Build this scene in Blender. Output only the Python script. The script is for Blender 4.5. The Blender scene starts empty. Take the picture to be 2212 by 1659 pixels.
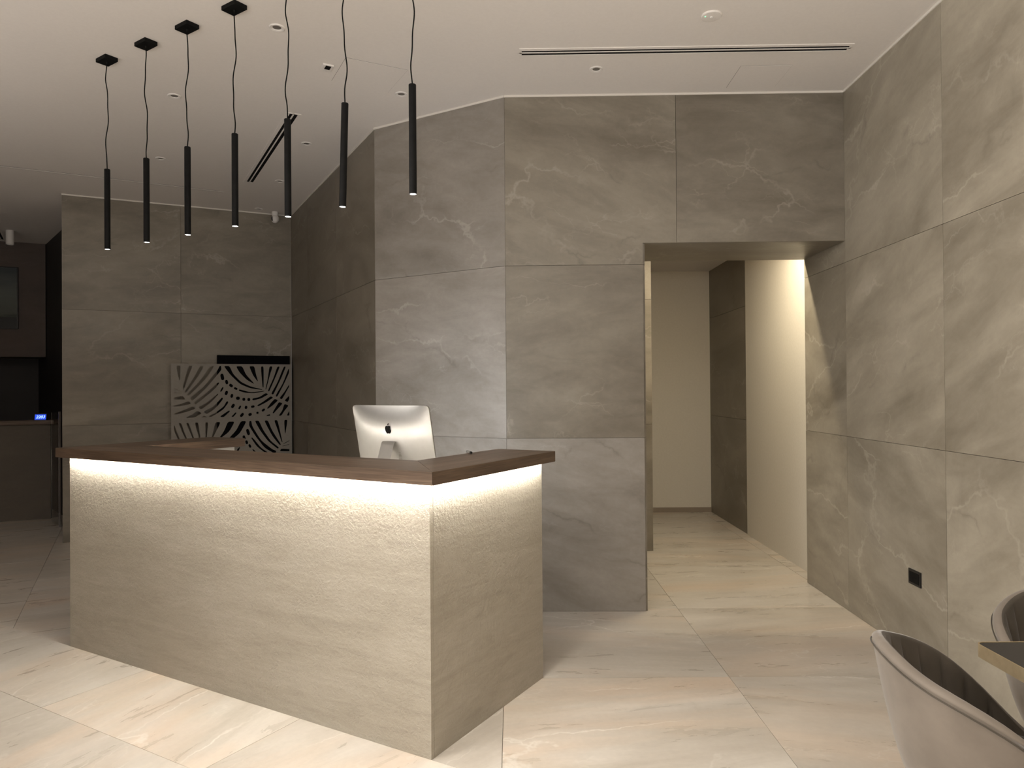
import bpy, bmesh, math, random
from mathutils import Vector, Matrix
R = math.radians
scene = bpy.context.scene
COL = scene.collection
random.seed(7)

# ------------------------------------------------------------ camera
CAM = Vector((0, 0, 1.46))
pitch, roll = 0.0069, -0.0075
F = Vector((0, math.cos(pitch), math.sin(pitch)))
Rt = Vector((1, 0, 0)); Up = Rt.cross(F)
R2 = math.cos(roll) * Rt + math.sin(roll) * Up
U2 = -math.sin(roll) * Rt + math.cos(roll) * Up
cd = bpy.data.cameras.new('camera')
cd.sensor_width = 36; cd.lens = 1561.16 / 2212 * 36; cd.clip_start = .05
cam = bpy.data.objects.new('camera', cd); COL.objects.link(cam)
cam.matrix_world = Matrix(((R2.x, U2.x, -F.x, 0), (R2.y, U2.y, -F.y, 0), (R2.z, U2.z, -F.z, 1.46), (0, 0, 0, 1)))
scene.camera = cam

# ------------------------------------------------------------ world, exposure, area lights
w = bpy.data.worlds.new('world'); scene.world = w; w.use_nodes = True
w.node_tree.nodes['Background'].inputs[0].default_value = (1.0, .9, .78, 1)
w.node_tree.nodes['Background'].inputs[1].default_value = .25
scene.view_settings.view_transform = 'Standard'; scene.view_settings.look = 'None'
scene.view_settings.gamma = 1; scene.view_settings.use_curve_mapping = False
scene.view_settings.exposure = 0.0
LED_FRONT = 190.0; LED_INNER = 130.0
PENDANT_W = .8; CORR_W = 32.0; LEFT_FILL_W = 160.0; CEILING_FILL_W = 400.0

def area_light(name, loc, sx, sy, power, col, rot=(0, 0, 0), spread=180):
    l = bpy.data.lights.new(name, 'AREA'); l.shape = 'RECTANGLE'; l.size = sx; l.size_y = sy
    l.energy = power; l.color = col; l.spread = R(spread)
    o = bpy.data.objects.new(name, l); COL.objects.link(o); o.location = loc; o.rotation_euler = rot
    return o
# LED strip light over the corridor behind the opening (hidden by the lintel)
area_light('corridor_lamp', (1.62, 5.60, 2.80), 1.0, .05, CORR_W, (1, .87, .64))
# added fill from out of view at the left, lifting the right wall
area_light('left_fill', (-3.6, .7, 3.2), 1.6, 2.2, LEFT_FILL_W, (1, .96, .90), rot=(0, R(-66), 0), spread=95)
# added unseen fills without fixtures, facing up to brighten the ceiling
area_light('ceiling_fill', (-.5, -1.3, 1.6), 5.0, 2.4, CEILING_FILL_W, (1, .97, .93), rot=(R(180), 0, 0))
area_light('side_ceiling_fill', (-4.6, 2.6, 1.3), 1.8, 1.8, 26.0, (1, .95, .92), rot=(R(180), 0, 0))

# ------------------------------------------------------------ node helpers
def mat(name):
    m = bpy.data.materials.new(name); m.use_nodes = True
    return m, m.node_tree.nodes, m.node_tree.links, m.node_tree.nodes['Principled BSDF']
def plain(name, col, rough=.5, metal=0, sheen=0, spec=.5):
    m, n, l, b = mat(name)
    b.inputs['Base Color'].default_value = (*col, 1); b.inputs['Roughness'].default_value = rough
    b.inputs['Metallic'].default_value = metal; b.inputs['Specular IOR Level'].default_value = spec
    if sheen: b.inputs['Sheen Weight'].default_value = sheen
    return m
def emis(name, col, s):
    m, n, l, b = mat(name)
    b.inputs['Base Color'].default_value = (0, 0, 0, 1)
    b.inputs['Emission Color'].default_value = (*col, 1); b.inputs['Emission Strength'].default_value = s
    return m
def mixc(n, l, fac, a, b, blend='MIX'):
    x = n.new('ShaderNodeMix'); x.data_type = 'RGBA'; x.blend_type = blend
    for i, v in ((0, fac), (6, a), (7, b)):
        if hasattr(v, 'links'): l.new(v, x.inputs[i])
        elif isinstance(v, (int, float)): x.inputs[i].default_value = v
        else: x.inputs[i].default_value = (*v, 1)
    return x.outputs[2]
def ramp(n, l, src, stops):
    r = n.new('ShaderNodeValToRGB'); e = r.color_ramp.elements
    while len(e) < len(stops): e.new(.5)
    for i, (p, c) in enumerate(stops):
        e[i].position = p; e[i].color = (c, c, c, 1) if isinstance(c, (int, float)) else (*c, 1)
    l.new(src, r.inputs[0]); return r.outputs[0]
def math_(n, l, op, a, b=None):
    x = n.new('ShaderNodeMath'); x.operation = op
    for i, v in ((0, a), (1, b)):
        if v is None: continue
        if hasattr(v, 'links'): l.new(v, x.inputs[i])
        else: x.inputs[i].default_value = v
    return x.outputs[0]
def noise(n, l, vec, scale, det=6, rough=.55, dist=0):
    x = n.new('ShaderNodeTexNoise'); x.inputs['Scale'].default_value = scale
    x.inputs['Detail'].default_value = det; x.inputs['Roughness'].default_value = rough
    x.inputs['Distortion'].default_value = dist; l.new(vec, x.inputs['Vector']); return x

def stone(name, dark, light, vein, axis='Y', rough=.45, tilt=.7, veins=1.0, bump=.05, var=.16, stretch=(.6, 1.0, 1.55), rust=0.0, fissure=.5):
    """marbled porcelain slab: cloudy streaks, thin pale veins and a few dark cracks, shifted per slab"""
    m, n, l, b = mat(name)
    tc = n.new('ShaderNodeTexCoord'); oi = n.new('ShaderNodeObjectInfo')
    rnd = oi.outputs['Random']
    off = n.new('ShaderNodeCombineXYZ')
    l.new(math_(n, l, 'MULTIPLY', rnd, 37.0), off.inputs[0]); l.new(math_(n, l, 'MULTIPLY', rnd, 91.0), off.inputs[1]); l.new(math_(n, l, 'MULTIPLY', rnd, 53.0), off.inputs[2])
    rot = n.new('ShaderNodeVectorRotate'); rot.rotation_type = axis + '_AXIS'
    l.new(tc.outputs['Object'], rot.inputs['Vector'])
    ang = math_(n, l, 'MULTIPLY', math_(n, l, 'SUBTRACT', math_(n, l, 'FRACT', math_(n, l, 'MULTIPLY', rnd, 7.3)), .5), tilt)
    l.new(ang, rot.inputs['Angle'])
    add = n.new('ShaderNodeVectorMath'); l.new(rot.outputs[0], add.inputs[0]); l.new(off.outputs[0], add.inputs[1])
    mp = n.new('ShaderNodeMapping'); l.new(add.outputs[0], mp.inputs['Vector'])
    st = stretch if axis == 'Y' else (stretch[0], stretch[2], 1)
    mp.inputs['Scale'].default_value = st
    v = mp.outputs[0]
    n1 = noise(n, l, v, 1.3, 8, .6, .9)
    n2 = noise(n, l, v, 4.5, 8, .65, .5)
    n3 = noise(n, l, add.outputs[0], 40, 4, .6)
    f = math_(n, l, 'ADD', math_(n, l, 'MULTIPLY', n1.outputs[0], .62), math_(n, l, 'MULTIPLY', n2.outputs[0], .38))
    c = ramp(n, l, f, [(.36, dark), (.5, tuple((a * .5 + q * .5) for a, q in zip(dark, light))), (.64, light)])
    if rust:
        rm = ramp(n, l, noise(n, l, v, .9, 5, .55, .6).outputs[0], [(.48, 0), (.68, 1)])
        c = mixc(n, l, math_(n, l, 'MULTIPLY', rm, rust), c, (.66, .49, .35))
    # pale veins
    wn = noise(n, l, add.outputs[0], 2.2, 5, .6)
    wadd = n.new('ShaderNodeVectorMath'); wadd.operation = 'MULTIPLY_ADD'
    l.new(wn.outputs[1], wadd.inputs[0]); wadd.inputs[1].default_value = (.55, .55, .55); l.new(v, wadd.inputs[2])
    vo = n.new('ShaderNodeTexVoronoi'); vo.feature = 'DISTANCE_TO_EDGE'; vo.inputs['Scale'].default_value = 1.15
    l.new(wadd.outputs[0], vo.inputs['Vector'])
    line = ramp(n, l, vo.outputs[0], [(0, 1), (.004, .8), (.016, 0)])
    mask = ramp(n, l, noise(n, l, add.outputs[0], 1.7, 3).outputs[0], [(.48, 0), (.62, 1)])
    vf = math_(n, l, 'MULTIPLY', math_(n, l, 'MULTIPLY', line, mask), .55 * veins)
    c = mixc(n, l, vf, c, vein)
    vo2 = n.new('ShaderNodeTexVoronoi'); vo2.feature = 'DISTANCE_TO_EDGE'; vo2.inputs['Scale'].default_value = 3.6
    l.new(wadd.outputs[0], vo2.inputs['Vector'])
    line2 = ramp(n, l, vo2.outputs[0], [(0, 1), (.012, .4), (.03, 0)])
    mask2 = ramp(n, l, noise(n, l, add.outputs[0], 2.3, 3).outputs[0], [(.54, 0), (.66, 1)])
    c = mixc(n, l, math_(n, l, 'MULTIPLY', math_(n, l, 'MULTIPLY', line2, mask2), .4 * veins), c, vein)
    # darker fissures
    wadd2 = n.new('ShaderNodeVectorMath'); wadd2.operation = 'MULTIPLY_ADD'
    l.new(wn.outputs[1], wadd2.inputs[0]); wadd2.inputs[1].default_value = (.4, .4, .5); l.new(mp.outputs[0], wadd2.inputs[2])
    vo3 = n.new('ShaderNodeTexVoronoi'); vo3.feature = 'DISTANCE_TO_EDGE'; vo3.inputs['Scale'].default_value = .9
    l.new(wadd2.outputs[0], vo3.inputs['Vector'])
    line3 = ramp(n, l, vo3.outputs[0], [(0, 1), (.006, .5), (.02, 0)])
    mask3 = ramp(n, l, noise(n, l, add.outputs[0], 2.9, 4).outputs[0], [(.53, 0), (.64, 1)])
    c = mixc(n, l, math_(n, l, 'MULTIPLY', math_(n, l, 'MULTIPLY', line3, mask3), fissure * veins), c, tuple(x * .55 for x in dark))
    # fine grain and slab to slab tone
    g = math_(n, l, 'ADD', math_(n, l, 'MULTIPLY', n3.outputs[0], .16), .92)
    tone = math_(n, l, 'ADD', math_(n, l, 'MULTIPLY', math_(n, l, 'FRACT', math_(n, l, 'MULTIPLY', rnd, 13.7)), var), 1 - var * .5)
    gt = math_(n, l, 'MULTIPLY', g, tone)
    cmb = n.new('ShaderNodeCombineColor')
    for i in range(3): l.new(gt, cmb.inputs[i])
    c = mixc(n, l, 1.0, c, cmb.outputs[0], 'MULTIPLY')
    l.new(c, b.inputs['Base Color'])
    rr = ramp(n, l, n2.outputs[0], [(.3, rough - .06), (.7, rough + .1)])
    l.new(rr, b.inputs['Roughness'])
    bp = n.new('ShaderNodeBump'); bp.inputs['Strength'].default_value = bump; bp.inputs['Distance'].default_value = .004
    l.new(n2.outputs[0], bp.inputs['Height']); l.new(bp.outputs[0], b.inputs['Normal'])
    return m

def wood(name, c1, c2, c3, rough=.45):
    m, n, l, b = mat(name)
    tc = n.new('ShaderNodeTexCoord'); mp = n.new('ShaderNodeMapping'); l.new(tc.outputs['Object'], mp.inputs['Vector'])
    mp.inputs['Scale'].default_value = (.7, 16, 16)
    n1 = noise(n, l, mp.outputs[0], 1.6, 7, .65, .6)
    mp2 = n.new('ShaderNodeMapping'); l.new(tc.outputs['Object'], mp2.inputs['Vector']); mp2.inputs['Scale'].default_value = (3, 160, 160)
    n2 = noise(n, l, mp2.outputs[0], 1.5, 4, .6)
    c = ramp(n, l, n1.outputs[0], [(.33, c1), (.5, c2), (.68, c3)])
    f = ramp(n, l, n2.outputs[0], [(.35, .62), (.6, 1)])
    cm = n.new('ShaderNodeCombineColor')
    for i in range(3): l.new(f, cm.inputs[i])
    c = mixc(n, l, 1.0, c, cm.outputs[0], 'MULTIPLY')
    l.new(c, b.inputs['Base Color']); b.inputs['Roughness'].default_value = rough
    bp = n.new('ShaderNodeBump'); bp.inputs['Strength'].default_value = .12; bp.inputs['Distance'].default_value = .001
    l.new(n2.outputs[0], bp.inputs['Height']); l.new(bp.outputs[0], b.inputs['Normal'])
    return m

def counter_stone(name):
    m, n, l, b = mat(name)
    tc = n.new('ShaderNodeTexCoord'); mp = n.new('ShaderNodeMapping'); l.new(tc.outputs['Object'], mp.inputs['Vector'])
    mp.inputs['Scale'].default_value = (.6, .6, 4.0); mp.inputs['Rotation'].default_value = (0, R(3), 0)
    n1 = noise(n, l, mp.outputs[0], 2.2, 9, .66, .8)
    mp2 = n.new('ShaderNodeMapping'); l.new(tc.outputs['Object'], mp2.inputs['Vector']); mp2.inputs['Scale'].default_value = (2.0, 2.0, 14.0)
    n2 = noise(n, l, mp2.outputs[0], 2.6, 8, .7, 1.2)
    f = math_(n, l, 'ADD', math_(n, l, 'MULTIPLY', n1.outputs[0], .6), math_(n, l, 'MULTIPLY', n2.outputs[0], .4))
    c = ramp(n, l, f, [(.30, (.29, .258, .205)), (.48, (.365, .33, .268)), (.70, (.44, .405, .34))])
    l.new(c, b.inputs['Base Color']); b.inputs['Roughness'].default_value = .5
    n3 = noise(n, l, tc.outputs['Object'], 60, 5, .7, .4); n4 = noise(n, l, tc.outputs['Object'], 14, 4, .6)
    h = math_(n, l, 'MULTIPLY', ramp(n, l, n3.outputs[0], [(.4, 0), (.62, 1)]), ramp(n, l, n4.outputs[0], [(.35, .35), (.65, 1)]))
    bp = n.new('ShaderNodeBump'); bp.inputs['Strength'].default_value = .6; bp.inputs['Distance'].default_value = .004
    l.new(h, bp.inputs['Height']); l.new(bp.outputs[0], b.inputs['Normal'])
    return m

def noisy(name, c1, c2, scale, rough, bump=.1, dist=.001, metal=0, sheen=0):
    m, n, l, b = mat(name)
    tc = n.new('ShaderNodeTexCoord'); n1 = noise(n, l, tc.outputs['Object'], scale, 5)
    l.new(ramp(n, l, n1.outputs[0], [(.35, c1), (.65, c2)]), b.inputs['Base Color'])
    b.inputs['Roughness'].default_value = rough; b.inputs['Metallic'].default_value = metal
    if sheen: b.inputs['Sheen Weight'].default_value = sheen; b.inputs['Sheen Roughness'].default_value = .4
    bp = n.new('ShaderNodeBump'); bp.inputs['Strength'].default_value = bump; bp.inputs['Distance'].default_value = dist
    l.new(n1.outputs[0], bp.inputs['Height']); l.new(bp.outputs[0], b.inputs['Normal'])
    return m

M = {}
M['wall'] = stone('wall_stone', (.145, .125, .095), (.262, .233, .188), (.40, .365, .31), 'Y', .42, .55, .75)
M['wallpale'] = stone('wall_stone_pale', (.205, .182, .155), (.36, .33, .295), (.52, .485, .44), 'Y', .42, .5, .8)
M['floor'] = stone('floor_stone', (.44, .395, .335), (.61, .565, .505), (.76, .72, .655), 'Z', .30, .35, 1.0, .03, .10, (.5, 1, 2.2), .42, .14)
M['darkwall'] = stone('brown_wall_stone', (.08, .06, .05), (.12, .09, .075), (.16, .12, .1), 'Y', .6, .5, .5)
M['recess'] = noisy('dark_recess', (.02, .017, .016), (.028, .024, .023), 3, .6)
M['ceiling'] = noisy('ceiling_paint', (.765, .725, .685), (.785, .745, .705), 60, .9, .05)
M['white'] = noisy('white_paint', (.70, .66, .58), (.73, .69, .61), 50, .85, .05)
M['grout'] = plain('grout', (.30, .25, .20), .9)
M['wallright_lit'] = stone('wall_stone_lit', (.215, .186, .142), (.385, .345, .275), (.56, .51, .43), 'Y', .42, .8, .7)  # same wall stone, lightened in colour to stand in for stronger light
M['counter'] = counter_stone('counter_stone')
M['display'] = emis('computer_display', (.88, .93, 1), 17.0)
M['countershade'] = stone('shaded_counter_stone', (.10, .085, .07), (.14, .12, .095), (.18, .155, .125), 'Y', .6, .4, .3)  # far counter stone with the dimness of its room put into the colour
M['wood'] = wood('walnut_veneer', (.075, .049, .033), (.125, .083, .056), (.185, .128, .088))
M['black'] = noisy('black_metal', (.004, .004, .004), (.006, .006, .006), 30, .6, .03)
M['black'].node_tree.nodes['Principled BSDF'].inputs['Specular IOR Level'].default_value = .12
M['blackpl'] = plain('black_plastic', (.006, .006, .007), .35)
M['cord'] = plain('black_cord', (.004, .004, .004), .8, spec=.1)
M['alu'] = noisy('aluminium', (.66, .65, .63), (.69, .68, .66), 20, .36, .01, .0005, .9)
M['aludark'] = noisy('aluminium_dark', (.42, .40, .375), (.45, .43, .40), 20, .4, .02, .0005, .6)
M['led'] = emis('led_strip', (1, .96, .87), LED_FRONT)
M['led2'] = emis('led_strip_inner', (1, .93, .82), LED_INNER)
M['tip'] = emis('lamp_tip', (1, .97, .9), 12)
M['laminate'] = plain('white_laminate', (.62, .60, .56), .4)
M['screen'] = noisy('powder_coated_screen', (.26, .24, .21), (.275, .255, .225), 40, .6, .03)
M['cab'] = plain('black_cabinet', (.003, .003, .004), .7, spec=.08)
M['logo'] = plain('logo_black', (.003, .003, .003), .5, spec=.1)
M['trim'] = plain('white_trim', (.72, .68, .62), .7)
M['ring'] = plain('white_ring', (.78, .75, .72), .5)
M['dark'] = plain('dark_aperture', (.008, .007, .007), .7, spec=.1)
M['lens'] = plain('grey_lens', (.16, .145, .13), .3)
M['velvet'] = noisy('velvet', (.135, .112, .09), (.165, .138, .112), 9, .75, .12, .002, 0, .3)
M['velvetshade'] = noisy('velvet_shaded', (.04, .032, .022), (.058, .046, .033), 9, .8, .12, .002, 0, .15)  # same velvet, darkened to paint in the shade inside the chair
M['brass'] = noisy('brushed_brass', (.60, .47, .29), (.68, .55, .35), 30, .42, .03, .0005, .85)
M['tabletop'] = plain('black_table_top', (.012, .012, .014), .25)
M['blue'] = emis('blue_display', (.03, .10, .9), 1.0)
M['digit'] = emis('display_digits', (.45, .65, 1), 2.2)
M['green'] = emis('green_indicator', (.3, 1, .5), 1.5)
M['chrome'] = plain('steel', (.55, .56, .6), .2, 1)
M['paint'] = None
def picture_mat():
    m, n, l, b = mat('dim_print')
    tc = n.new('ShaderNodeTexCoord'); sp = n.new('ShaderNodeSeparateXYZ'); l.new(tc.outputs['Object'], sp.inputs[0])
    mp = n.new('ShaderNodeMapping'); mp.inputs['Scale'].default_value = (1.2, 1, 6); l.new(tc.outputs['Object'], mp.inputs['Vector'])
    nn = noise(n, l, mp.outputs[0], 2, 6)
    f = math_(n, l, 'ADD', math_(n, l, 'DIVIDE', sp.outputs[2], .79), math_(n, l, 'MULTIPLY', math_(n, l, 'SUBTRACT', nn.outputs[0], .5), .35))
    l.new(ramp(n, l, f, [(.0, (.01, .012, .01)), (.17, (.012, .014, .012)), (.24, (.07, .08, .06)), (.55, (.10, .115, .10)), (1, (.03, .04, .045))]), b.inputs['Base Color'])
    b.inputs['Roughness'].default_value = .5
    return m
M['picture'] = picture_mat()
def glass_mat():
    m, n, l, b = mat('clear_glass')
    b.inputs['Base Color'].default_value = (.9, .95, .97, 1); b.inputs['Roughness'].default_value = .02
    b.inputs['Transmission Weight'].default_value = 1; b.inputs['IOR'].default_value = 1.45
    return m
M['glass'] = glass_mat()

# ------------------------------------------------------------ mesh helpers
def mesh_obj(name, verts, faces, m, parent=None, mtx=None, smooth=False):
    me = bpy.data.meshes.new(name); me.from_pydata([tuple(v) for v in verts], [], faces); me.update()
    if smooth:
        for p in me.polygons: p.use_smooth = True
    if m: me.materials.append(m)
    o = bpy.data.objects.new(name, me); COL.objects.link(o)
    if parent: o.parent = parent
    if mtx is not None: o.matrix_local = mtx
    return o
def bm_obj(name, bm, m, parent=None, mtx=None, smooth=False, angle=None):
    bmesh.ops.recalc_face_normals(bm, faces=bm.faces)
    me = bpy.data.meshes.new(name); bm.to_mesh(me); bm.free()
    if smooth:
        for p in me.polygons: p.use_smooth = True
        if angle:
            me.set_sharp_from_angle(angle=R(angle))
    if m: me.materials.append(m)
    o = bpy.data.objects.new(name, me); COL.objects.link(o)
    if parent: o.parent = parent
    if mtx is not None: o.matrix_local = mtx
    return o
def add_box(bm, x0, x1, y0, y1, z0, z1, bevel=0):
    r = bmesh.ops.create_cube(bm, size=1)
    bmesh.ops.scale(bm, vec=(x1 - x0, y1 - y0, z1 - z0), verts=r['verts'])
    bmesh.ops.translate(bm, vec=((x0 + x1) / 2, (y0 + y1) / 2, (z0 + z1) / 2), verts=r['verts'])
    if bevel:
        es = list({e for v in r['verts'] for e in v.link_edges})
        bmesh.ops.bevel(bm, geom=es, offset=bevel, segments=2, affect='EDGES', profile=.5)
def box(name, x0, x1, y0, y1, z0, z1, m, parent=None, mtx=None, bevel=0):
    bm = bmesh.new(); add_box(bm, x0, x1, y0, y1, z0, z1, bevel)
    return bm_obj(name, bm, m, parent, mtx)
def prism(bm, pts, z0, z1):
    """extrude an XY polygon between z0 and z1"""
    a = [bm.verts.new((p[0], p[1], z0)) for p in pts]; b = [bm.verts.new((p[0], p[1], z1)) for p in pts]
    n = len(pts)
    bm.faces.new(a[::-1]); bm.faces.new(b)
    for i in range(n): bm.faces.new((a[i], a[(i + 1) % n], b[(i + 1) % n], b[i]))
def cyl(bm, p0, p1, r0, r1=None, seg=24, caps=True):
    p0, p1 = Vector(p0), Vector(p1); r1 = r0 if r1 is None else r1
    q = (p1 - p0).to_track_quat('Z', 'Y'); L = (p1 - p0).length
    r = bmesh.ops.create_cone(bm, cap_ends=caps, segments=seg, radius1=r0, radius2=r1, depth=L)
    bmesh.ops.transform(bm, matrix=Matrix.Translation((p0 + p1) / 2) @ q.to_matrix().to_4x4(), verts=r['verts'])
def lathe(bm, prof, seg=32, cap=True):
    rings = []
    for r, z in prof:
        rings.append([bm.verts.new((max(r, 1e-5) * math.cos(2 * math.pi * i / seg), max(r, 1e-5) * math.sin(2 * math.pi * i / seg), z)) for i in range(seg)])
    for a, b in zip(rings, rings[1:]):
        for i in range(seg): bm.faces.new((a[i], a[(i + 1) % seg], b[(i + 1) % seg], b[i]))
    if cap: bm.faces.new(rings[0][::-1]); bm.faces.new(rings[-1])
def tube(bm, pts, r, seg=8):
    pts = [Vector(p) for p in pts]; rings = []
    for i, p in enumerate(pts):
        t = (pts[min(i + 1, len(pts) - 1)] - pts[max(i - 1, 0)]).normalized()
        a = t.cross(Vector((0, 0, 1)) if abs(t.z) < .9 else Vector((1, 0, 0))).normalized(); b = t.cross(a)
        rings.append([bm.verts.new(p + r * (math.cos(k * 2 * math.pi / seg) * a + math.sin(k * 2 * math.pi / seg) * b)) for k in range(seg)])
    for A, B in zip(rings, rings[1:]):
        for k in range(seg): bm.faces.new((A[k], A[(k + 1) % seg], B[(k + 1) % seg], B[k]))
    bm.faces.new(rings[0][::-1]); bm.faces.new(rings[-1])
def empty(name, mtx, label, cat, group=None):
    o = bpy.data.objects.new(name, None); COL.objects.link(o); o.matrix_world = mtx
    o.empty_display_size = .1
    tag(o, label, cat, group); return o
def tag(o, label=None, cat=None, group=None, kind=None):
    if label: o['label'] = label
    if cat: o['category'] = cat
    if group: o['group'] = group
    if kind: o['kind'] = kind
    return o
def struct(o, label, cat): return tag(o, label, cat, None, 'structure')
def frame(x, y, z, deg): return Matrix.Translation((x, y, z)) @ Matrix.Rotation(R(deg), 4, 'Z')
I4 = Matrix.Identity(4)

# ------------------------------------------------------------ plan of the room (metres)
H = 3.3925
A0 = Vector((-4.368, 7.0155)); B0 = Vector((-2.4305, 7.9704)); C0 = Vector((-1.0029, 5.3214))
D0 = Vector((-.0378, 4.7491)); E0 = Vector((2.1816, 4.7124))
TZ = (0, 1.135, 2.27, H)
G = .0012    # half a joint
T = .012     # slab thickness

def wall_frame(P, Q):
    """local x along the wall P->Q, local y pointing away from the room, z up"""
    d = (Q - P).normalized()
    return Matrix(((d.x, -d.y, 0, P.x), (d.y, d.x, 0, P.y), (0, 0, 1, 0), (0, 0, 0, 1))), (Q - P).length
def tile(par, s0, s1, z0, z1, m=None, g=G):
    me_y0 = random.uniform(-.0006, .0006)
    o = box('tile', 0, s1 - s0 - 2 * g, me_y0, T, 0, z1 - z0 - 2 * g, m or M['wall'], par, Matrix.Translation((s0 + g, 0, z0 + g)))
    return o
def tiled_wall(name, P, Q, cols, label, rows=TZ, thick=.15, m=None):
    fr, L = wall_frame(P, Q)
    w_ = box(name, cols[0], cols[-1], T, thick, rows[0], rows[-1], M['grout'], None, fr)
    struct(w_, label, 'wall')
    for a, b in zip(cols, cols[1:]):
        for c, d in zip(rows, rows[1:]): tile(w_, a, b, c, d, m)
    return w_, L

LA = (B0 - A0).length; LB = (C0 - B0).length; LC = (D0 - C0).length
tiled_wall('wall_left', A0, B0, [0, 1.053, LA], 'beige stone tiled wall at the left behind the palm leaf screen')
tiled_wall('wall_center_left', B0, C0, [0, .81, 1.91, LB - .0], 'long receding stone tiled wall left of the computer')
tiled_wall('wall_center', C0, D0, [0, LC], 'narrow angled stone tiled wall behind the computer', m=M['wallpale'])

# wall D with the opening
fr, LD = wall_frame(D0, E0)
bm = bmesh.new()
add_box(bm, 0.0, .904, T, .69, 0, H)
add_box(bm, .904, LD, T, .69, 2.411 + T, H)
wb = bm_obj('wall_back', bm, M['grout'], None, fr); struct(wb, 'stone tiled back wall pierced by the tall corridor opening', 'wall')
tile(wb, 0, .904, 0, 1.135, M['wallpale']); tile(wb, 0, .904, 1.135, 2.27, M['wall'])
b2 = bmesh.new()   # notched slab over the corner of the opening
pts = [(0, 0), (.904 - 2 * G, 0), (.904 - 2 * G, .141), (1.125 - 2 * G, .141), (1.125 - 2 * G, H - 2.27 - 2 * G), (0, H - 2.27 - 2 * G)]
prism(b2, pts, -T, 0)
bmesh.ops.rotate(b2, verts=b2.verts, cent=(0, 0, 0), matrix=Matrix.Rotation(R(90), 3, 'X'))
bm_obj('tile', b2, M['wall'], wb, Matrix.Translation((G, 0, 2.27 + G)))
tile(wb, 1.125, LD, 2.411, H)
# lintel soffit and jamb slabs
for a, b in ((.904, LD),):
    box('tile', 0, b - a - .001, 0, .69 - T, 0, T - .001, M['wall'], wb, Matrix.Translation((a, T, 2.411)))
for c, d in ((0, 1.135), (1.135, 2.27), (2.27, 2.411)):
    box('tile', 0, T, 0, .69 - T, 0, d - c - 2 * G, M['wall'], wb, Matrix.Translation((.904 , T, c + G)))

# wall E: from 0.69 beyond the back wall towards (and past) the camera
fr, LD2 = wall_frame(D0, E0)
m2 = Vector((.0165, .99986))
EP = E0 + m2 * .69; EQ = E0 - m2 * 8.2
we, _ = tiled_wall('wall_right', EP, EQ, [0, .69, 1.79, 2.89, 3.99, 5.09, 6.19, 7.29, 8.89], 'long stone tiled wall at the right beside the chairs', thick=.12, m=M['wallright_lit'])
for o in list(we.children): pass

# rest of the hall shell
WF = Vector((-8.6, -3.5)); WG = Vector((2.3, -3.5))
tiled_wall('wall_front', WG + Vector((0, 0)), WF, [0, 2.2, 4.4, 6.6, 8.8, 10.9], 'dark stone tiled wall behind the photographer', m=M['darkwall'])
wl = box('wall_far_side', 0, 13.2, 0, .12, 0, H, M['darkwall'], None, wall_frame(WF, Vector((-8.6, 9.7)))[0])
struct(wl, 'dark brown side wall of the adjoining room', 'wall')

# ---- floor
FZ = -.012
fl = box('floor', -9, 4.5, -3.8, 11.5, -.12, FZ - .002, M['grout']); struct(fl, 'pale beige marbled porcelain tile floor', 'floor')
u = Vector((-.862, .507)); v = Vector((.507, .862))
P0 = Vector((-.3277, 2.8573))
def clip(poly, n, d):
    """keep n.p <= d"""
    out = []
    for i in range(len(poly)):
        a, b = poly[i], poly[(i + 1) % len(poly)]
        da, db = n.dot(a) - d, n.dot(b) - d
        if da <= 0: out.append(a)
        if (da < 0 < db) or (db < 0 < da): out.append(a + (b - a) * (da / (da - db)))
    return out
def floor_zone(org, ax, ay, xs, ys, planes, xr, yr):
    for i in range(*xr):
        for j in range(*yr):
            x0, x1 = xs + i * 1.135, xs + (i + 1) * 1.135; y0, y1 = ys + j * 1.135, ys + (j + 1) * 1.135
            q = [org + ax * (a) + ay * (b) for a, b in ((x0 + G, y0 + G), (x1 - G, y0 + G), (x1 - G, y1 - G), (x0 + G, y1 - G))]
            for n_, d_ in planes: q = clip(q, n_, d_)
            if len(q) < 3: continue
            area = abs(sum(q[k].x * q[(k + 1) % len(q)].y - q[(k + 1) % len(q)].x * q[k].y for k in range(len(q)))) / 2
            if area < .01: continue
            o0 = q[0]
            b_ = bmesh.new()
            loc = [((p - o0).dot(ax), (p - o0).dot(ay)) for p in q]
            if (ax.x * ay.y - ax.y * ay.x) < 0: loc = loc[::-1]
            prism(b_, loc, FZ, random.uniform(-.0004, 0))
            ang = math.atan2(ax.y, ax.x)
            bm_obj('tile', b_, M['floor'], fl, Matrix.Translation((o0.x, o0.y, 0)) @ Matrix.Rotation(ang, 4, 'Z'))
X1 = Vector((1, 0)); Y1 = Vector((0, 1)); Z0 = Vector((0, 0))
# zone of the right hand side: square with the back wall, x > -0.05
floor_zone(Z0, X1, Y1, -.05, 3.655 - 7 * 1.135, [(Vector((-1, 0)), .05 - G), (Vector((1, 0)), 2.4)], (0, 3), (0, 12))
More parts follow.
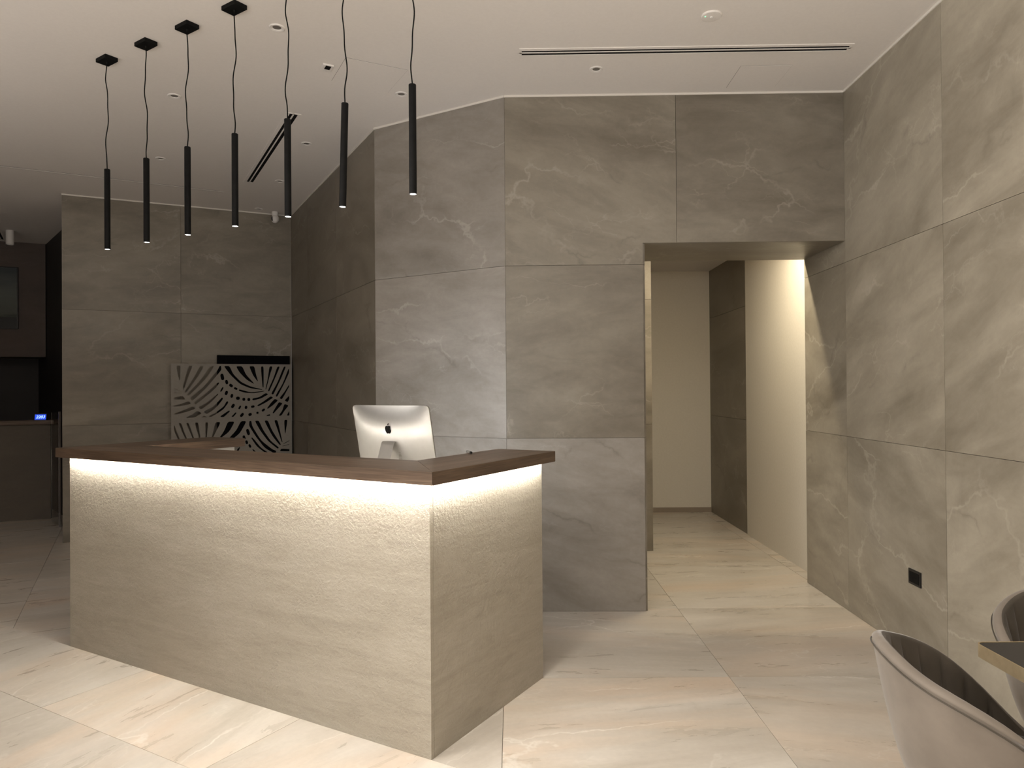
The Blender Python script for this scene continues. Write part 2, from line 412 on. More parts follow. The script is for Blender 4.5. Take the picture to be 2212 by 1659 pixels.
# zone of the desk: aligned to the desk front (u, v), x < -0.05 and v < 2.30 left of the desk
xv = Vector((-.862, .507))
ub = 2.458 - 4 * 1.135; vb = 1.784 - 5 * 1.135
floor_zone(Z0, -u, v, -(3.588 + 4 * 1.135), vb, [(X1, -.05 - G), (v, 2.2976 + 1.2), (u * 1.0, 4.309 + 9), (-Y1, 3.5), (Vector((.469, .883)) * 0 + v, 3.45)], (-1, 12), (-3, 8)) if False else None
def desk_zone():
    # tiles in front of and under the desk
    floor_zone(Z0, v, u, vb - 3 * 1.135, ub - 2 * 1.135, [(X1, -.05 - G), (-Y1, 3.5), (-X1, 8.6), (v, 2.2976)], (0, 14), (-3, 14))
    # tiles behind the front line, between the desk end and the angled walls
    floor_zone(Z0, v, u, 1.784, ub - 2 * 1.135, [(X1, -.05 - G), (-v, -2.2976 - G), (u, 4.309)], (0, 4), (-1, 8))
desk_zone()
a_ = Vector((.883, .469)); p_ = Vector((-.469, .883))
# adjoining room zone, square with the left wall
x_s = (-3.09 * a_.x + 4.465 * a_.y); y_s = (-3.711 * p_.x + 5.233 * p_.y)
floor_zone(Z0, a_, p_, x_s - 7 * 1.135, y_s - 6 * 1.135, [(-v, -2.2976 - G), (-u, -4.309 - G), (-X1, 8.6)], (-2, 10), (-2, 12))
# ---- ceiling
ce = box('ceiling', -9, 4.5, -3.8, 11.5, H, H + .15, M['ceiling']); struct(ce, 'plain off-white painted ceiling', 'ceiling')
for k, (P, Q) in enumerate(((A0, B0), (B0, C0), (C0, D0), (D0, E0), (E0, EQ))):
    frm, L = wall_frame(P, Q)
    o = box('trim_%d' % (k + 1), 0, L, -.007, 0, H - .012, H, M['trim'], None, frm)
    struct(o, 'thin white edge strip between ceiling and stone wall', 'trim')

# ---- corridor beyond the opening
CH = 2.83
cc = box('ceiling_corridor', -.9, 2.55, 5.42, 8.7, CH, CH + .1, M['ceiling']); struct(cc, 'lower painted ceiling of the corridor', 'ceiling')
o = box('wall_corridor_right', 2.32, 2.44, 5.43, 7.166, 0, CH, M['white']); struct(o, 'bright cream painted wall on the right of the corridor', 'wall')
wcr = box('wall_corridor_far_right', 2.345, 2.44, 7.17, 8.5, 0, CH, M['grout']); struct(wcr, 'brown stone tiled strip of wall deep in the corridor', 'wall')
frm = Matrix(((0, 1, 0, 2.33), (-1, 0, 0, 8.5), (0, 0, 1, 0), (0, 0, 0, 1)))
for c, d in ((0, 1.135), (1.135, 2.27), (2.27, CH)):
    box('tile', 0, 1.33, 0, T, 0, d - c - 2 * G, M['wall'], wcr, frm @ Matrix.Translation((0, 0, c + G)))
o = box('wall_corridor_end', -.9, 2.44, 8.5, 8.62, 0, CH, M['white']); struct(o, 'plain cream painted end wall of the corridor', 'wall')
o = box('baseboard_corridor', 1.26, 2.33, 8.488, 8.5, 0, .055, M['grout']); struct(o, 'low brown tile skirting of the corridor end wall', 'baseboard')
wcl = box('wall_corridor_left', -.9, 1.25, 6.485 + T, 8.5, 0, CH, M['grout']); struct(wcl, 'tiled wall end seen at the left side of the corridor', 'wall')
for c, d in ((0, 1.135), (1.135, 2.255), (2.255, CH)):
    for x0, x1 in ((-.9, .13), (.13, 1.256)):
        box('tile', 0, x1 - x0 - 2 * G, 0, T, 0, d - c - 2 * G, M['wall'], wcl, Matrix.Translation((x0 + G, 6.485, c + G)))
box('tile', 0, .006, 0, 2.0, 0, CH, M['wall'], wcl, Matrix.Translation((1.25, 6.4975, 0)))
o = box('wall_corridor_cap', -1.0, -.9, 5.42, 8.6, 0, CH, M['white']); struct(o, 'painted wall closing the side of the corridor', 'wall')

# ---- adjoining dark room at the left
G0 = Vector((-6.514, 9.197)); G1 = Vector((-6.058, 9.391))
gd = (G1 - G0).normalized(); gq = G1 - gd * 2.75
frm, L = wall_frame(gq, G1)
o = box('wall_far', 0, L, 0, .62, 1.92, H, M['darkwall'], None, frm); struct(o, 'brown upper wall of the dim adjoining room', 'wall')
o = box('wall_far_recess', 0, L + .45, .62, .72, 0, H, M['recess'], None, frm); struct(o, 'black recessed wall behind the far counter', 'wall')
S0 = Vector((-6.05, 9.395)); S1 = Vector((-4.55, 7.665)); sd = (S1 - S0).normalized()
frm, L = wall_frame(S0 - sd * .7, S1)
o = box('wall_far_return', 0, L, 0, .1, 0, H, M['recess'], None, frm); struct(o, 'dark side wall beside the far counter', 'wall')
K0 = Vector((-5.801, 8.182)); K1 = Vector((-5.313, 8.396)); kd = (K1 - K0).normalized()
kf, _ = wall_frame(K1 - kd * 2.2, K1)
kt = empty('counter', kf, 'dim stone bar counter with dark wooden top in the adjoining room', 'counter')
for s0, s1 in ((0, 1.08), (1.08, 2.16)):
    box('front_panel', s0 + .001, s1 - .001, 0, .05, 0, 1.092, M['countershade'], kt)
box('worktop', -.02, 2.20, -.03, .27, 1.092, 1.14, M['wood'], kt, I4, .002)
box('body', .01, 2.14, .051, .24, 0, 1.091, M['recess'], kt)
# picture on the far wall
pf, _ = wall_frame(gq, G1)
pic = empty('framed_picture', pf @ Matrix.Translation((1.35, -.02, 2.277)), 'dark landscape picture on the brown wall above the far counter', 'picture')
sp_ = (Vector((-6.33, 9.275)) - gq).length
box('canvas', 0.012, sp_ - 1.35 - .012, -.012, 0.018, .012, .778, M['picture'], pic)
bm = bmesh.new(); wq = sp_ - 1.35
for a in ((0, wq, 0, .012), (0, wq, .778, .79), (0, .012, .012, .778), (wq - .012, wq, .012, .778)): add_box(bm, a[0], a[1], -.016, .019, a[2], a[3])
bm_obj('frame', bm, M['blackpl'], pic)
# digital clock
ck = empty('digital_clock', kf @ Matrix.Translation((1.985, .06, 1.1405)) @ Matrix.Rotation(R(-6), 4, 'Z'), 'small digital clock glowing blue on the far counter', 'clock')
b_ = bmesh.new(); prism(b_, [(0, 0), (.05, 0), (.04, .075), (.022, .075)], 0, .125)
bmesh.ops.transform(b_, matrix=Matrix(((0, 0, 1, 0), (1, 0, 0, 0), (0, 1, 0, 0), (0, 0, 0, 1))), verts=b_.verts)
bm_obj('case', b_, M['blackpl'], ck)
tl = math.atan2(.022, .075)
face = Matrix.Translation((.006, -.0008, .006)) @ Matrix.Rotation(-tl, 4, 'X')
box('display', 0, .113, 0, .0008, 0, .062, M['blue'], ck, face)
tc_ = bpy.data.curves.new('digits', 'FONT'); tc_.body = '2203'; tc_.size = .045; tc_.shear = .25; tc_.extrude = .0002; tc_.align_x = 'CENTER'
to = bpy.data.objects.new('tmp', tc_); COL.objects.link(to)
bpy.context.view_layer.update()
me = bpy.data.meshes.new_from_object(to.evaluated_get(bpy.context.evaluated_depsgraph_get())); bpy.data.objects.remove(to)
dg = bpy.data.objects.new('digits', me); me.materials.clear(); me.materials.append(M['digit']); COL.objects.link(dg); dg.parent = ck
dg.matrix_local = face @ Matrix.Translation((.056, -.0005, .016)) @ Matrix.Rotation(R(90), 4, 'X')
# glass gate with steel edge beside the left wall
ga, gb = Vector((-4.90, 7.832)), Vector((-5.16, 8.10))
gf, gl = wall_frame(gb, ga)
gg = empty('glass_gate', gf, 'narrow glass gate with steel edge left of the tiled wall', 'gate')
box('glass_panel', 0.0, gl - .02, -.004, .004, .02, 1.24, M['glass'], gg)
box('edge_profile', gl - .02, gl, -.012, .012, 0, 1.252, M['chrome'], gg, I4, .002)
box('edge_profile', gl - .052, gl - .040, -.006, .006, 0, 1.23, M['chrome'], gg, I4, .001)

# ------------------------------------------------------------ reception desk
DF = Matrix(((-u.x, v.x, 0, P0.x), (-u.y, v.y, 0, P0.y), (0, 0, 1, 0), (0, 0, 0, 1)))   # local x: along the front to the right (0 = right corner), y: inwards
L_, W_ = 2.578, .936; HT, TH = 1.142, .053
ZS = HT - TH
dk = empty('reception_desk', DF, 'U-shaped stone clad reception desk with walnut top and glowing strip', 'desk')
ST = .02
box('front_panel', -L_, -.0006, 0, ST, 0, ZS - .004, M['counter'], dk, I4, .0008)
box('side_panel', -ST, 0, .0 + ST + .0006, W_, 0, ZS - .004, M['counter'], dk, I4, .0008)
box('side_panel', -L_, -L_ + ST, ST + .0006, W_, 0, ZS - .004, M['counter'], dk, I4, .0008)
OV = .052; AW = .34; YE = W_ + .052
# wooden top: three mitred boards, grain along each
def board(name, pts, ang, org):
    b_ = bmesh.new(); ca, sa = math.cos(-ang), math.sin(-ang)
    loc = [((x - org[0]) * ca - (y - org[1]) * sa, (x - org[0]) * sa + (y - org[1]) * ca) for x, y in pts]
    prism(b_, loc, 0, TH)
    es = [e for e in b_.edges]
    bmesh.ops.bevel(b_, geom=es, offset=.0012, segments=2, affect='EDGES')
    return bm_obj(name, b_, M['wood'], dk, Matrix.Translation((org[0], org[1], ZS)) @ Matrix.Rotation(ang, 4, 'Z'))
xl, xr = -L_ - OV, OV
board('worktop_board', [(xl, -OV), (xr, -OV), (xr - AW, -OV + AW), (xl + AW, -OV + AW)], 0, (xl, -OV))
board('worktop_board', [(xr, -OV + .0005), (xr, YE), (xr - AW, YE), (xr - AW, -OV + AW + .0005)], R(90), (xr, -OV))
board('worktop_board', [(xl, -OV + .0005), (xl + AW, -OV + AW + .0005), (xl + AW, YE), (xl, YE)], R(90), (xl, -OV))
# carcass under the top, white inside
bm = bmesh.new()
add_box(bm, xl + AW - .06, xr - AW + .06, AW - OV - .02, AW - OV, .62 , ZS - .02)
add_box(bm, -L_ + ST, xl + AW - .04, ST + .0005, W_ - .002, .02, ZS - .003)
add_box(bm, xr - AW + .04, -ST, ST + .0005, W_ - .002, .02, ZS - .003)
bm_obj('carcass', bm, M['laminate'], dk)
box('inner_desktop', xl + AW - .03, xr - AW + .03, ST + .10, W_ - .02, .895, .92, M['laminate'], dk, I4, .002)
# LED strips under the overhang (outer) and under the inner edge
bm = bmesh.new()
add_box(bm, -L_ + .004, .028, -.028, -.019, ZS - .0035, ZS - .0005)
bm_obj('led_strip', bm, M['led'], dk)
bm = bmesh.new()
add_box(bm, .019, .028, -.018, W_ - .002, ZS - .0035, ZS - .0005)
bm_obj('led_strip', bm, M['led'], dk)
bm = bmesh.new()
add_box(bm, xl + AW + .02, xr - AW - .02, AW - OV + .0005 - .012, AW - OV - .003, ZS - .0035, ZS - .0005)
bm_obj('led_strip', bm, M['led2'], dk)

# ------------------------------------------------------------ pendants
def cord_pts(i, z0, z1):
    rr = random.Random(i * 5 + 1); ph = rr.uniform(0, 6.28); ph2 = rr.uniform(0, 6.28); out = []
    N = 40
    for k in range(N + 1):
        t = k / N; e = min(1, t * 6, (1 - t) * 6)
        a = .0085 * math.sin(t * (8.5 + rr.uniform(-.01, .01)) + ph) * e + .003 * math.sin(t * 21 + ph2) * e
        out.append((a * (.9 + .02), a * .35, z0 + (z1 - z0) * t))
    return out
us = [4.126, 3.752, 3.394, 3.020, 2.645, 2.279, 1.897]
ords = ['farthest left', 'second from the left', 'third from the left', 'middle', 'third from the right', 'slightly tilted, second from the right', 'nearest, rightmost']
for i, uu in enumerate(us):
    c2 = u * uu + v * 2.414
    pn = empty('pendant_light', Matrix.Translation((c2.x, c2.y, H)) @ Matrix.Rotation(math.atan2(u.y, u.x), 4, 'Z'),
               'slim black tube pendant over the desk, %s of the seven' % ords[i], 'pendant light', 'black tube pendants over the desk')
    box('canopy', -.055, .055, -.036, .036, -.022, 0, M['black'], pn, Matrix.Rotation(R(-4), 4, 'Z'), .0015)
    bm = bmesh.new(); cyl(bm, (0, 0, -.034), (0, 0, -.021), .004, .007, 12); bm_obj('cord_grip', bm, M['black'], pn)
    bm = bmesh.new(); tube(bm, cord_pts(i, -.03, -.640), .0028, 8); bm_obj('cord', bm, M['cord'], pn, smooth=True)
    til = Matrix.Translation((0, 0, -.640))
    if i == 5: til = til @ Matrix.Rotation(R(-2.2), 4, 'Y')
    bm = bmesh.new()
    lathe(bm, [(.0145, -.004), (.0158, -.006), (.0158, -.468), (.0138, -.468), (.0135, -.462)], 28)
    tb = bm_obj('tube', bm, M['black'], pn, til, True, 40)
    bm = bmesh.new(); lathe(bm, [(.0133, -.4675), (.0133, -.4635)], 24)
    bm_obj('lamp_tip', bm, M['tip'], pn, til)
    l = bpy.data.lights.new('pendant_spot', 'SPOT'); l.energy = PENDANT_W; l.spot_size = R(75); l.spot_blend = .6; l.color = (1, .90, .74); l.shadow_soft_size = .012
    lo = bpy.data.objects.new('pendant_spot', l); COL.objects.link(lo); lo.location = (c2.x, c2.y, H - .640 - .476)

# ------------------------------------------------------------ ceiling fittings
def downlight(x, y, r, label):
    o = empty('downlight', Matrix.Translation((x, y, H)), label, 'downlight', 'recessed ceiling downlights')
    bm = bmesh.new(); lathe(bm, [(r, 0), (r, -.003), (r * .93, -.006), (r * .62, -.004), (r * .52, 0)], 36, False); bm_obj('ring', bm, M['ring'], o, smooth=True, angle=35)
    bm = bmesh.new(); lathe(bm, [(r * .54, -.0012), (r * .54, -.0004)], 28); bm_obj('lens', bm, M['lens'], o)
for (x, y, s) in [(-1.236, 3.83, 'beside the cord of the middle pendants, nearest the camera on the left'), (-2.192, 4.71, 'just left of the third pendant cord'),
                  (-2.897, 5.974, 'small in view, just right of the second pendant tube'), (-1.594, 5.641, 'right of the upper end of the angled slot vent'),
                  (-2.127, 6.647, 'right of the lower end of the angled slot vent'), (-2.673, 7.657, 'farthest, above the palm leaf screen by the wall'),
                  (-.709, 4.708, 'left of the rightmost pendant tube'), (.524, 4.36, 'between the long slot vent and the back wall')]:
    downlight(x, y, .041, 'white recessed downlight ' + s)
sm = empty('ceiling_sensor', Matrix.Translation((1.05, 3.739, H)), 'flat round white ceiling disc with a tiny green light', 'sensor')
bm = bmesh.new(); lathe(bm, [(.053, 0), (.053, -.004), (.049, -.008), (.02, -.010), (0, -.010)], 40, False); bm_obj('disc', bm, M['ceiling'], sm, smooth=True, angle=30)
bm = bmesh.new(); lathe(bm, [(.010, -.0105), (.010, -.013), (.006, -.0145)], 20); bm_obj('centre_cap', bm, M['ring'], sm)
bm = bmesh.new(); cyl(bm, (-.034, -.006, -.0085), (-.034, -.006, -.0115), .0035, .0035, 12); bm_obj('indicator', bm, M['green'], sm)

def slot_vent(mtx, L, label):
    o = empty('slot_vent', mtx, label, 'air vent')
    W = .10
    bm = bmesh.new()
    for y0, y1 in ((0, .024), (.045, .055), (.080, W)): add_box(bm, 0, L, y0, y1, -.004, 0)
    add_box(bm, 0, .014, .024, .08, -.004, 0); add_box(bm, L - .014, L, .024, .08, -.004, 0)
    bm_obj('frame', bm, M['ceiling'], o)
    for y0, y1 in ((.024, .045), (.055, .080)):
        box('slot', .014, L - .014, y0, y1, -.0015, 0, M['dark'], o)
    return o
slot_vent(Matrix.Translation((.055, 4.09, H)) @ Matrix.Rotation(R(-1), 4, 'Z'), 1.89, 'long double slot air vent in the ceiling before the back wall')
slot_vent(Matrix.Translation((-2.374, 6.70, H)) @ Matrix.Rotation(R(-61.1), 4, 'Z') @ Matrix.Translation((0, -.10, 0)), 1.89, 'angled double slot air vent behind the pendants')
slot_vent(Matrix.Translation((-6.38, 9.12, H)) @ Matrix.Rotation(R(-59.4), 4, 'Z') @ Matrix.Translation((0, -.1, 0)), 1.3, 'slot air vent at the left edge in the dim adjoining room')
# slim linear track slot
def track(x0, y0, L, deg, label):
    o = empty('track_slot', Matrix.Translation((x0, y0, H)) @ Matrix.Rotation(R(deg), 4, 'Z'), label, 'ceiling track')
    box('cover_strip', 0, L, .016, .050, -.003, 0, M['ceiling'], o)
    for y in (.006, .052): box('groove', 0, L, y, y + .008, -.0012, 0, M['lens'], o)
track(-5.6, 5.44, 3.22, 28.4, 'slim double groove track crossing the ceiling at the left')
track(-6.6, 7.70, 1.17, 1.2, 'short thin groove track in the dim adjoining room ceiling')
def panel(pts, label):
    c = sum((Vector(p) for p in pts), Vector((0, 0))) / 4
    o = empty('access_panel', Matrix.Translation((c.x, c.y, H)), label, 'access panel', 'ceiling access panels')
    q = [Vector(p) - c for p in pts]
    bm = bmesh.new(); prism(bm, [p * 1.0 for p in q], -.0010, 0); bm_obj('gap', bm, M['lens'], o)
    bm = bmesh.new(); prism(bm, [p * (1 - .0016 / p.length * 1.4) for p in q], -.0022, -.0009); bm_obj('cover', bm, M['ceiling'], o)
panel([(-.951, 4.183), (-.615, 4.353), (-.79, 4.68), (-1.112, 4.495)], 'faint square access panel beside the ceiling motion sensor')
panel([(1.39, 4.33), (1.70, 4.325), (1.705, 4.64), (1.395, 4.645)], 'faint square access panel near the ceiling at the back wall')
ms = empty('motion_sensor', Matrix.Translation((-1.091, 4.302, H)) @ Matrix.Rotation(R(28), 4, 'Z'), 'small square white ceiling sensor with a dark window', 'sensor')
box('housing', -.033, .033, -.042, .042, -.010, 0, M['ring'], ms, I4, .003)
box('window', -.014, .018, -.035, .012, -.0125, -.0095, M['dark'], ms, I4, .001)
# security camera
sc_ = empty('security_camera', Matrix.Translation((-2.545, 7.79, H)), 'white ball security camera at the ceiling corner', 'camera')
bm = bmesh.new(); lathe(bm, [(.030, 0), (.034, -.008), (.034, -.030), (.028, -.042), (.0, -.044)], 28, False); bm_obj('base', bm, M['ring'], sc_, smooth=True, angle=40)
bm = bmesh.new(); r_ = bmesh.ops.create_uvsphere(bm, u_segments=28, v_segments=18, radius=.042); bmesh.ops.scale(bm, vec=(1, 1, 1.12), verts=bm.verts)
bm_obj('head', bm, M['ring'], sc_, Matrix.Translation((0, 0, -.076)), True)
bm = bmesh.new(); lathe(bm, [(0, .0445), (.012, .043), (.020, .0385), (.021, .034)], 24, False); bmesh.ops.scale(bm, vec=(.72, 1.25, 1), verts=bm.verts)
fd = (Vector((-.75, -1, -.05))).normalized()
bm_obj('lens_window', bm, M['blackpl'], sc_, Matrix.Translation((0, 0, -.078)) @ fd.to_track_quat('Z', 'Y').to_matrix().to_4x4(), True)
# surface cylinder lamp in the dim room
cl = empty('ceiling_lamp', Matrix.Translation((-5.97, 8.60, H)), 'white cylinder ceiling lamp, unlit, at the left edge', 'ceiling lamp')
bm = bmesh.new(); lathe(bm, [(.042, 0), (.042, -.165), (.036, -.167), (.034, -.160)], 28); bm_obj('housing', bm, M['ring'], cl, smooth=True, angle=40)

# ------------------------------------------------------------ laser-cut palm leaf screen and black cabinet
ad = (B0 - A0).normalized(); an = Vector((ad.y, -ad.x))
sf0 = A0 + an * .12
SF, _ = wall_frame(sf0, sf0 + ad)
S = 6.381
CUT1 = [[(240,315),(303,315),(290,548)],[(410,315),(460,315),(400,470),(345,640),(335,650),(330,600),(370,450)],[(560,318),(612,318),(540,450),(375,680),(358,680),(360,655),(470,490)],
[(700,318),(752,318),(650,480),(410,725),(388,715),(395,690),(560,520)],[(825,320),(845,322),(848,375),(760,480),(640,620),(455,795),(432,770),(430,745),(600,610),(790,390)],
[(800,545),(822,550),(750,640),(500,845),(480,825),(490,800),(640,690)],[(800,695),(805,705),(700,820),(575,912),(530,880),(650,820)],
[(850,750),(868,755),(862,780),(780,880),(650,978),(602,940),(740,870),(830,775)],[(935,800),(942,820),(870,915),(700,1025),(668,1000),(760,960),(880,870),(915,805)],
[(212,620),(312,663),(310,669),(212,628)],[(212,678),(320,686),(320,692),(212,685)],[(212,745),(330,725),(368,775),(212,775)],[(212,855),(320,830),(400,797),(435,828),(400,845),(212,872)],
[(212,965),(340,920),(455,865),(500,900),(350,950),(212,980)],[(360,1030),(450,980),(520,925),(580,965),(480,1028)],[(580,1020),(605,990),(655,1025)],
[(880,322),(960,322),(1010,430),(1120,540),(1250,600),(1420,640),(1420,648),(1250,625),(1110,570),(980,450)],[(1050,325),(1138,325),(1190,440),(1320,575),(1200,510),(1100,410)],
[(1235,325),(1308,325),(1330,430),(1365,545),(1290,450)],[(1400,328),(1442,328),(1440,615),(1425,615)],[(1525,328),(1572,328),(1530,450),(1475,645),(1465,640),(1500,500)],
[(1640,330),(1678,330),(1600,500),(1520,670),(1505,665),(1510,640),(1590,470)],[(1735,330),(1767,330),(1700,480),(1580,715),(1548,700),(1640,550)],
[(1810,345),(1815,410),(1740,560),(1635,745),(1610,730),(1720,560)],[(1815,570),(1815,600),(1705,780),(1670,760),(1740,680)],[(1815,725),(1815,770),(1790,815),(1742,795)],
[(1092,640),(1110,643),(1260,682),(1450,660),(1450,667),(1300,693),(1180,686),(1088,660)],
[(1280,765),(1380,745),(1470,690),(1510,708),(1400,765),(1290,790),(1278,780)],[(1350,855),(1430,810),(1540,735),(1580,752),(1480,815),(1370,868),(1350,866)],
[(1490,895),(1540,830),(1600,770),(1650,790),(1570,860),(1495,908)],[(1567,960),(1610,890),(1660,815),(1718,830),(1650,900),(1580,972)],
[(1655,1002),(1710,930),(1740,840),(1805,860),(1745,930),(1695,1000)],[(1775,1000),(1815,930),(1815,1000)],[(1470,1005),(1500,985),(1530,980),(1535,1000)],
[(950,925),(967,935),(880,1017),(835,1018),(832,1002)],[(1042,950),(1057,962),(1012,1018),(980,1016)]]
DOT1 = [(860,470,24,45,-12),(920,540,20,30,-15),(980,587,28,20,35),(1045,628,26,15,20),(853,640,11,36,30),(915,688,20,30,22),(990,727,18,27,15),(1075,760,27,22,0),(1158,775,21,21,0),(1228,778,21,21,0),
(1005,865,20,32,35),(1100,885,13,27,32),(1188,885,19,22,20),(1284,875,26,16,-10),(1130,988,19,32,42),(1245,982,25,20,-20),(1350,960,16,15,0),(1435,922,26,16,-35)]
CUT2 = [[(212,1100),(255,1220),(305,1335),(285,1335),(212,1190)],[(275,1090),(305,1090),(350,1215),(400,1335),(385,1335),(310,1190)],[(370,1088),(405,1088),(490,1328),(475,1328)],[(485,1085),(530,1085),(565,1318),(550,1318)],
[(625,1083),(665,1083),(642,1318),(632,1318)],[(762,1080),(838,1080),(715,1305),(708,1300)],[(935,1075),(1030,1075),(950,1210),(790,1320),(880,1200)],[(1115,1070),(1195,1070),(1100,1230),(970,1325),(915,1325),(1050,1190)],
[(1235,1070),(1262,1068),(1275,1140),(1400,1330),(1560,1450),(1622,1475),(1600,1512),(1450,1430),(1320,1270),(1228,1130)],[(1310,1066),(1370,1066),(1430,1190),(1540,1340),(1660,1430),(1640,1447),(1500,1340),(1390,1200)],
[(1445,1064),(1500,1064),(1560,1200),(1690,1390),(1670,1398),(1560,1270)],[(1590,1060),(1640,1060),(1712,1360),(1700,1360),(1640,1190)],[(1735,1056),(1788,1056),(1748,1275)],
[(1815,1332),(1815,1340),(1722,1386),(1720,1380)],[(1815,1386),(1815,1392),(1708,1414),(1708,1408)],[(1670,1480),(1690,1445),(1815,1455),(1815,1484)],
[(1255,1290),(1280,1290),(1400,1430),(1530,1512),(1480,1512),(1340,1410)],[(1270,1445),(1290,1445),(1350,1505),(1320,1505)],[(400,1420),(440,1420),(520,1640),(500,1640)],[(560,1420),(600,1420),(640,1640),(625,1640)],[(720,1420),(770,1420),(730,1640),(722,1640)],[(900,1420),(960,1400),(840,1640),(820,1640)],[(1060,1440),(1110,1400),(1000,1640),(960,1640)]]
DOT2 = [(1215,1215,22,44,-18),(1158,1285,19,28,-20),(1100,1345,16,24,-20),(1195,1350,18,26,-20),(1240,1400,16,26,-30)]
# the print of the cut-outs is laid out over each 1.19 x 0.575 m panel
def zx(x): return (x - 175) / 1670 * 1.183
def z1(x, y):
    top = 287 + (x - 175) / 1670 * 13; bot = 1052 - (x - 175) / 1670 * 28
    return .575 * (1 - (y - top) / (bot - top))
def z2(x, y):
    bot = 1052 - (x - 175) / 1670 * 28
    return .575 - (y - bot) * .575 / 735 * 1.02
def cut_panel(name, cuts, dots, zf, par, mtx):
    cu = bpy.data.curves.new('c', 'CURVE'); cu.dimensions = '2D'; cu.fill_mode = 'BOTH'; cu.extrude = .0015; cu.resolution_u = 3
    def spl(pts, smooth=False):
        s = cu.splines.new('POLY'); s.points.add(len(pts) - 1)
        for k, p in enumerate(pts): s.points[k].co = (p[0], p[1], 0, 1)
        s.use_cyclic_u = True
    spl([(0, .0005), (1.183, .0005), (1.183, .5745), (0, .5745)])
    def sm_(P):   # one rounding pass keeps the tips but softens bends
        out = []
        n = len(P)
        for k in range(n):
            a, b, c = Vector(P[k - 1]), Vector(P[k]), Vector(P[(k + 1) % n])
            out.append(b + (a - b) * .22); out.append(b + ((a + c) / 2 - b) * .12) ; out.append(b + (c - b) * .22)
        return out
    for c in cuts:
        P = [(zx(x), zf(x, y)) for x, y in c]
        P = [(min(max(x, .02), 1.163), min(max(y, .02), .556)) for x, y in P]
        spl(sm_(P))
    for cx, cy, rx, ry, an_ in dots:
        ca, sa = math.cos(R(an_)), math.sin(R(an_))
        P = []
        for k in range(12):
            t = 2 * math.pi * k / 12
            a, b = rx * math.copysign(abs(math.cos(t)) ** .75, math.cos(t)), ry * math.copysign(abs(math.sin(t)) ** .75, math.sin(t))
            P.append((zx(cx + a * ca - b * sa), zf(cx, cy + a * sa + b * ca)))
        spl(P)
    t = bpy.data.objects.new('t', cu); COL.objects.link(t); bpy.context.view_layer.update()
    me = bpy.data.meshes.new_from_object(t.evaluated_get(bpy.context.evaluated_depsgraph_get())); bpy.data.objects.remove(t)
    me.materials.clear(); me.materials.append(M['screen'])
    o = bpy.data.objects.new(name, me); COL.objects.link(o); o.parent = par; o.matrix_local = mtx
    return o
scr = empty('folding_screen', SF @ Matrix.Translation((.954, 0, 0)), 'pale screen with cut-out palm leaf pattern standing against the left wall', 'screen')
RX = Matrix.Rotation(R(90), 4, 'X')
cut_panel('panel', CUT1, DOT1, z1, scr, Matrix.Translation((0, 0, 1.17)) @ RX)
cut_panel('panel', CUT2, DOT2, z2, scr, Matrix.Translation((0, 0, .594)) @ RX)
cut_panel('panel', CUT1, DOT1, z1, scr, Matrix.Translation((0, 0, .018)) @ RX)
for x in (0, 1.163):
    box('frame_post', x, x + .02, .0016, .020, 0, 1.745, M['screen'], scr)
for z in (.01, .586, 1.162): box('frame_rail', .0205, 1.1625, .0016, .014, z, z + .016, M['screen'], scr)
cb = empty('cabinet', SF @ Matrix.Translation((1.395, .03, 0)), 'black cabinet standing behind the palm leaf screen', 'cabinet')
box('body', 0, .735, .012, .075, 0, 1.838, M['cab'], cb, I4, .002)
for x0, x1 in ((.002, .366), (.369, .733)):
    d_ = box('door', x0, x1, 0, .0115, .02, 1.82, M['cab'], cb, I4, .001)

# ------------------------------------------------------------ computer on the inner desktop
tilt = R(12)
ic = Vector((-.66, 3.90)); ux = -u
loc = DF @ Matrix.Translation((0, 0, 0))
mc = empty('desktop_computer', Matrix(((ux.x, v.x, 0, ic.x), (ux.y, v.y, 0, ic.y), (0, 0, 1, .92), (0, 0, 0, 1))), 'silver all-in-one computer seen from behind, standing on the reception desk', 'computer')
BW, BH = .528, .415
body = Matrix.Translation((0, .03, .058)) @ Matrix.Rotation(-tilt * -1, 4, 'X') @ I4
body = Matrix.Translation((0, .085, .052)) @ Matrix.Rotation(tilt, 4, 'X')
bm = bmesh.new(); N = 28; rad = .022
def rr_pt(a, b, n=6):
    """map the unit square onto a rounded rectangle"""
    x, z = a * BW / 2, b * BH / 2
    ex, ez = abs(x) - (BW / 2 - rad), abs(z) - (BH / 2 - rad)
    if ex > 0 and ez > 0:
        m_ = max(ex, ez); d = math.hypot(ex, ez); k = m_ / d
        x = math.copysign(BW / 2 - rad + ex * k, x); z = math.copysign(BH / 2 - rad + ez * k, z)
    return x, z
grid = {}
def cs(k): t = k / N * 2 - 1; return math.copysign(1 - (1 - abs(t)) ** 1.6, t)
for i in range(N + 1):
    for j in range(N + 1):
        a, b = cs(i), cs(j); x, z = rr_pt(a, b)
        d = .006 + .036 * (max(0, 1 - abs(a) ** 2.4) ** .9) * (max(0, 1 - abs(b) ** 2.4) ** .9)
        grid[i, j] = bm.verts.new((x, -d, z + BH / 2))
for i in range(N):
    for j in range(N): bm.faces.new((grid[i, j], grid[i + 1, j], grid[i + 1, j + 1], grid[i, j + 1]))
edge = [e for e in bm.edges if e.is_boundary]
ret = bmesh.ops.extrude_edge_only(bm, edges=edge)
for vv in [g for g in ret['geom'] if isinstance(g, bmesh.types.BMVert)]: vv.co.y = 0
bm_obj('housing', bm, M['alu'], mc, body, True, 35)
bm = bmesh.new(); q = []
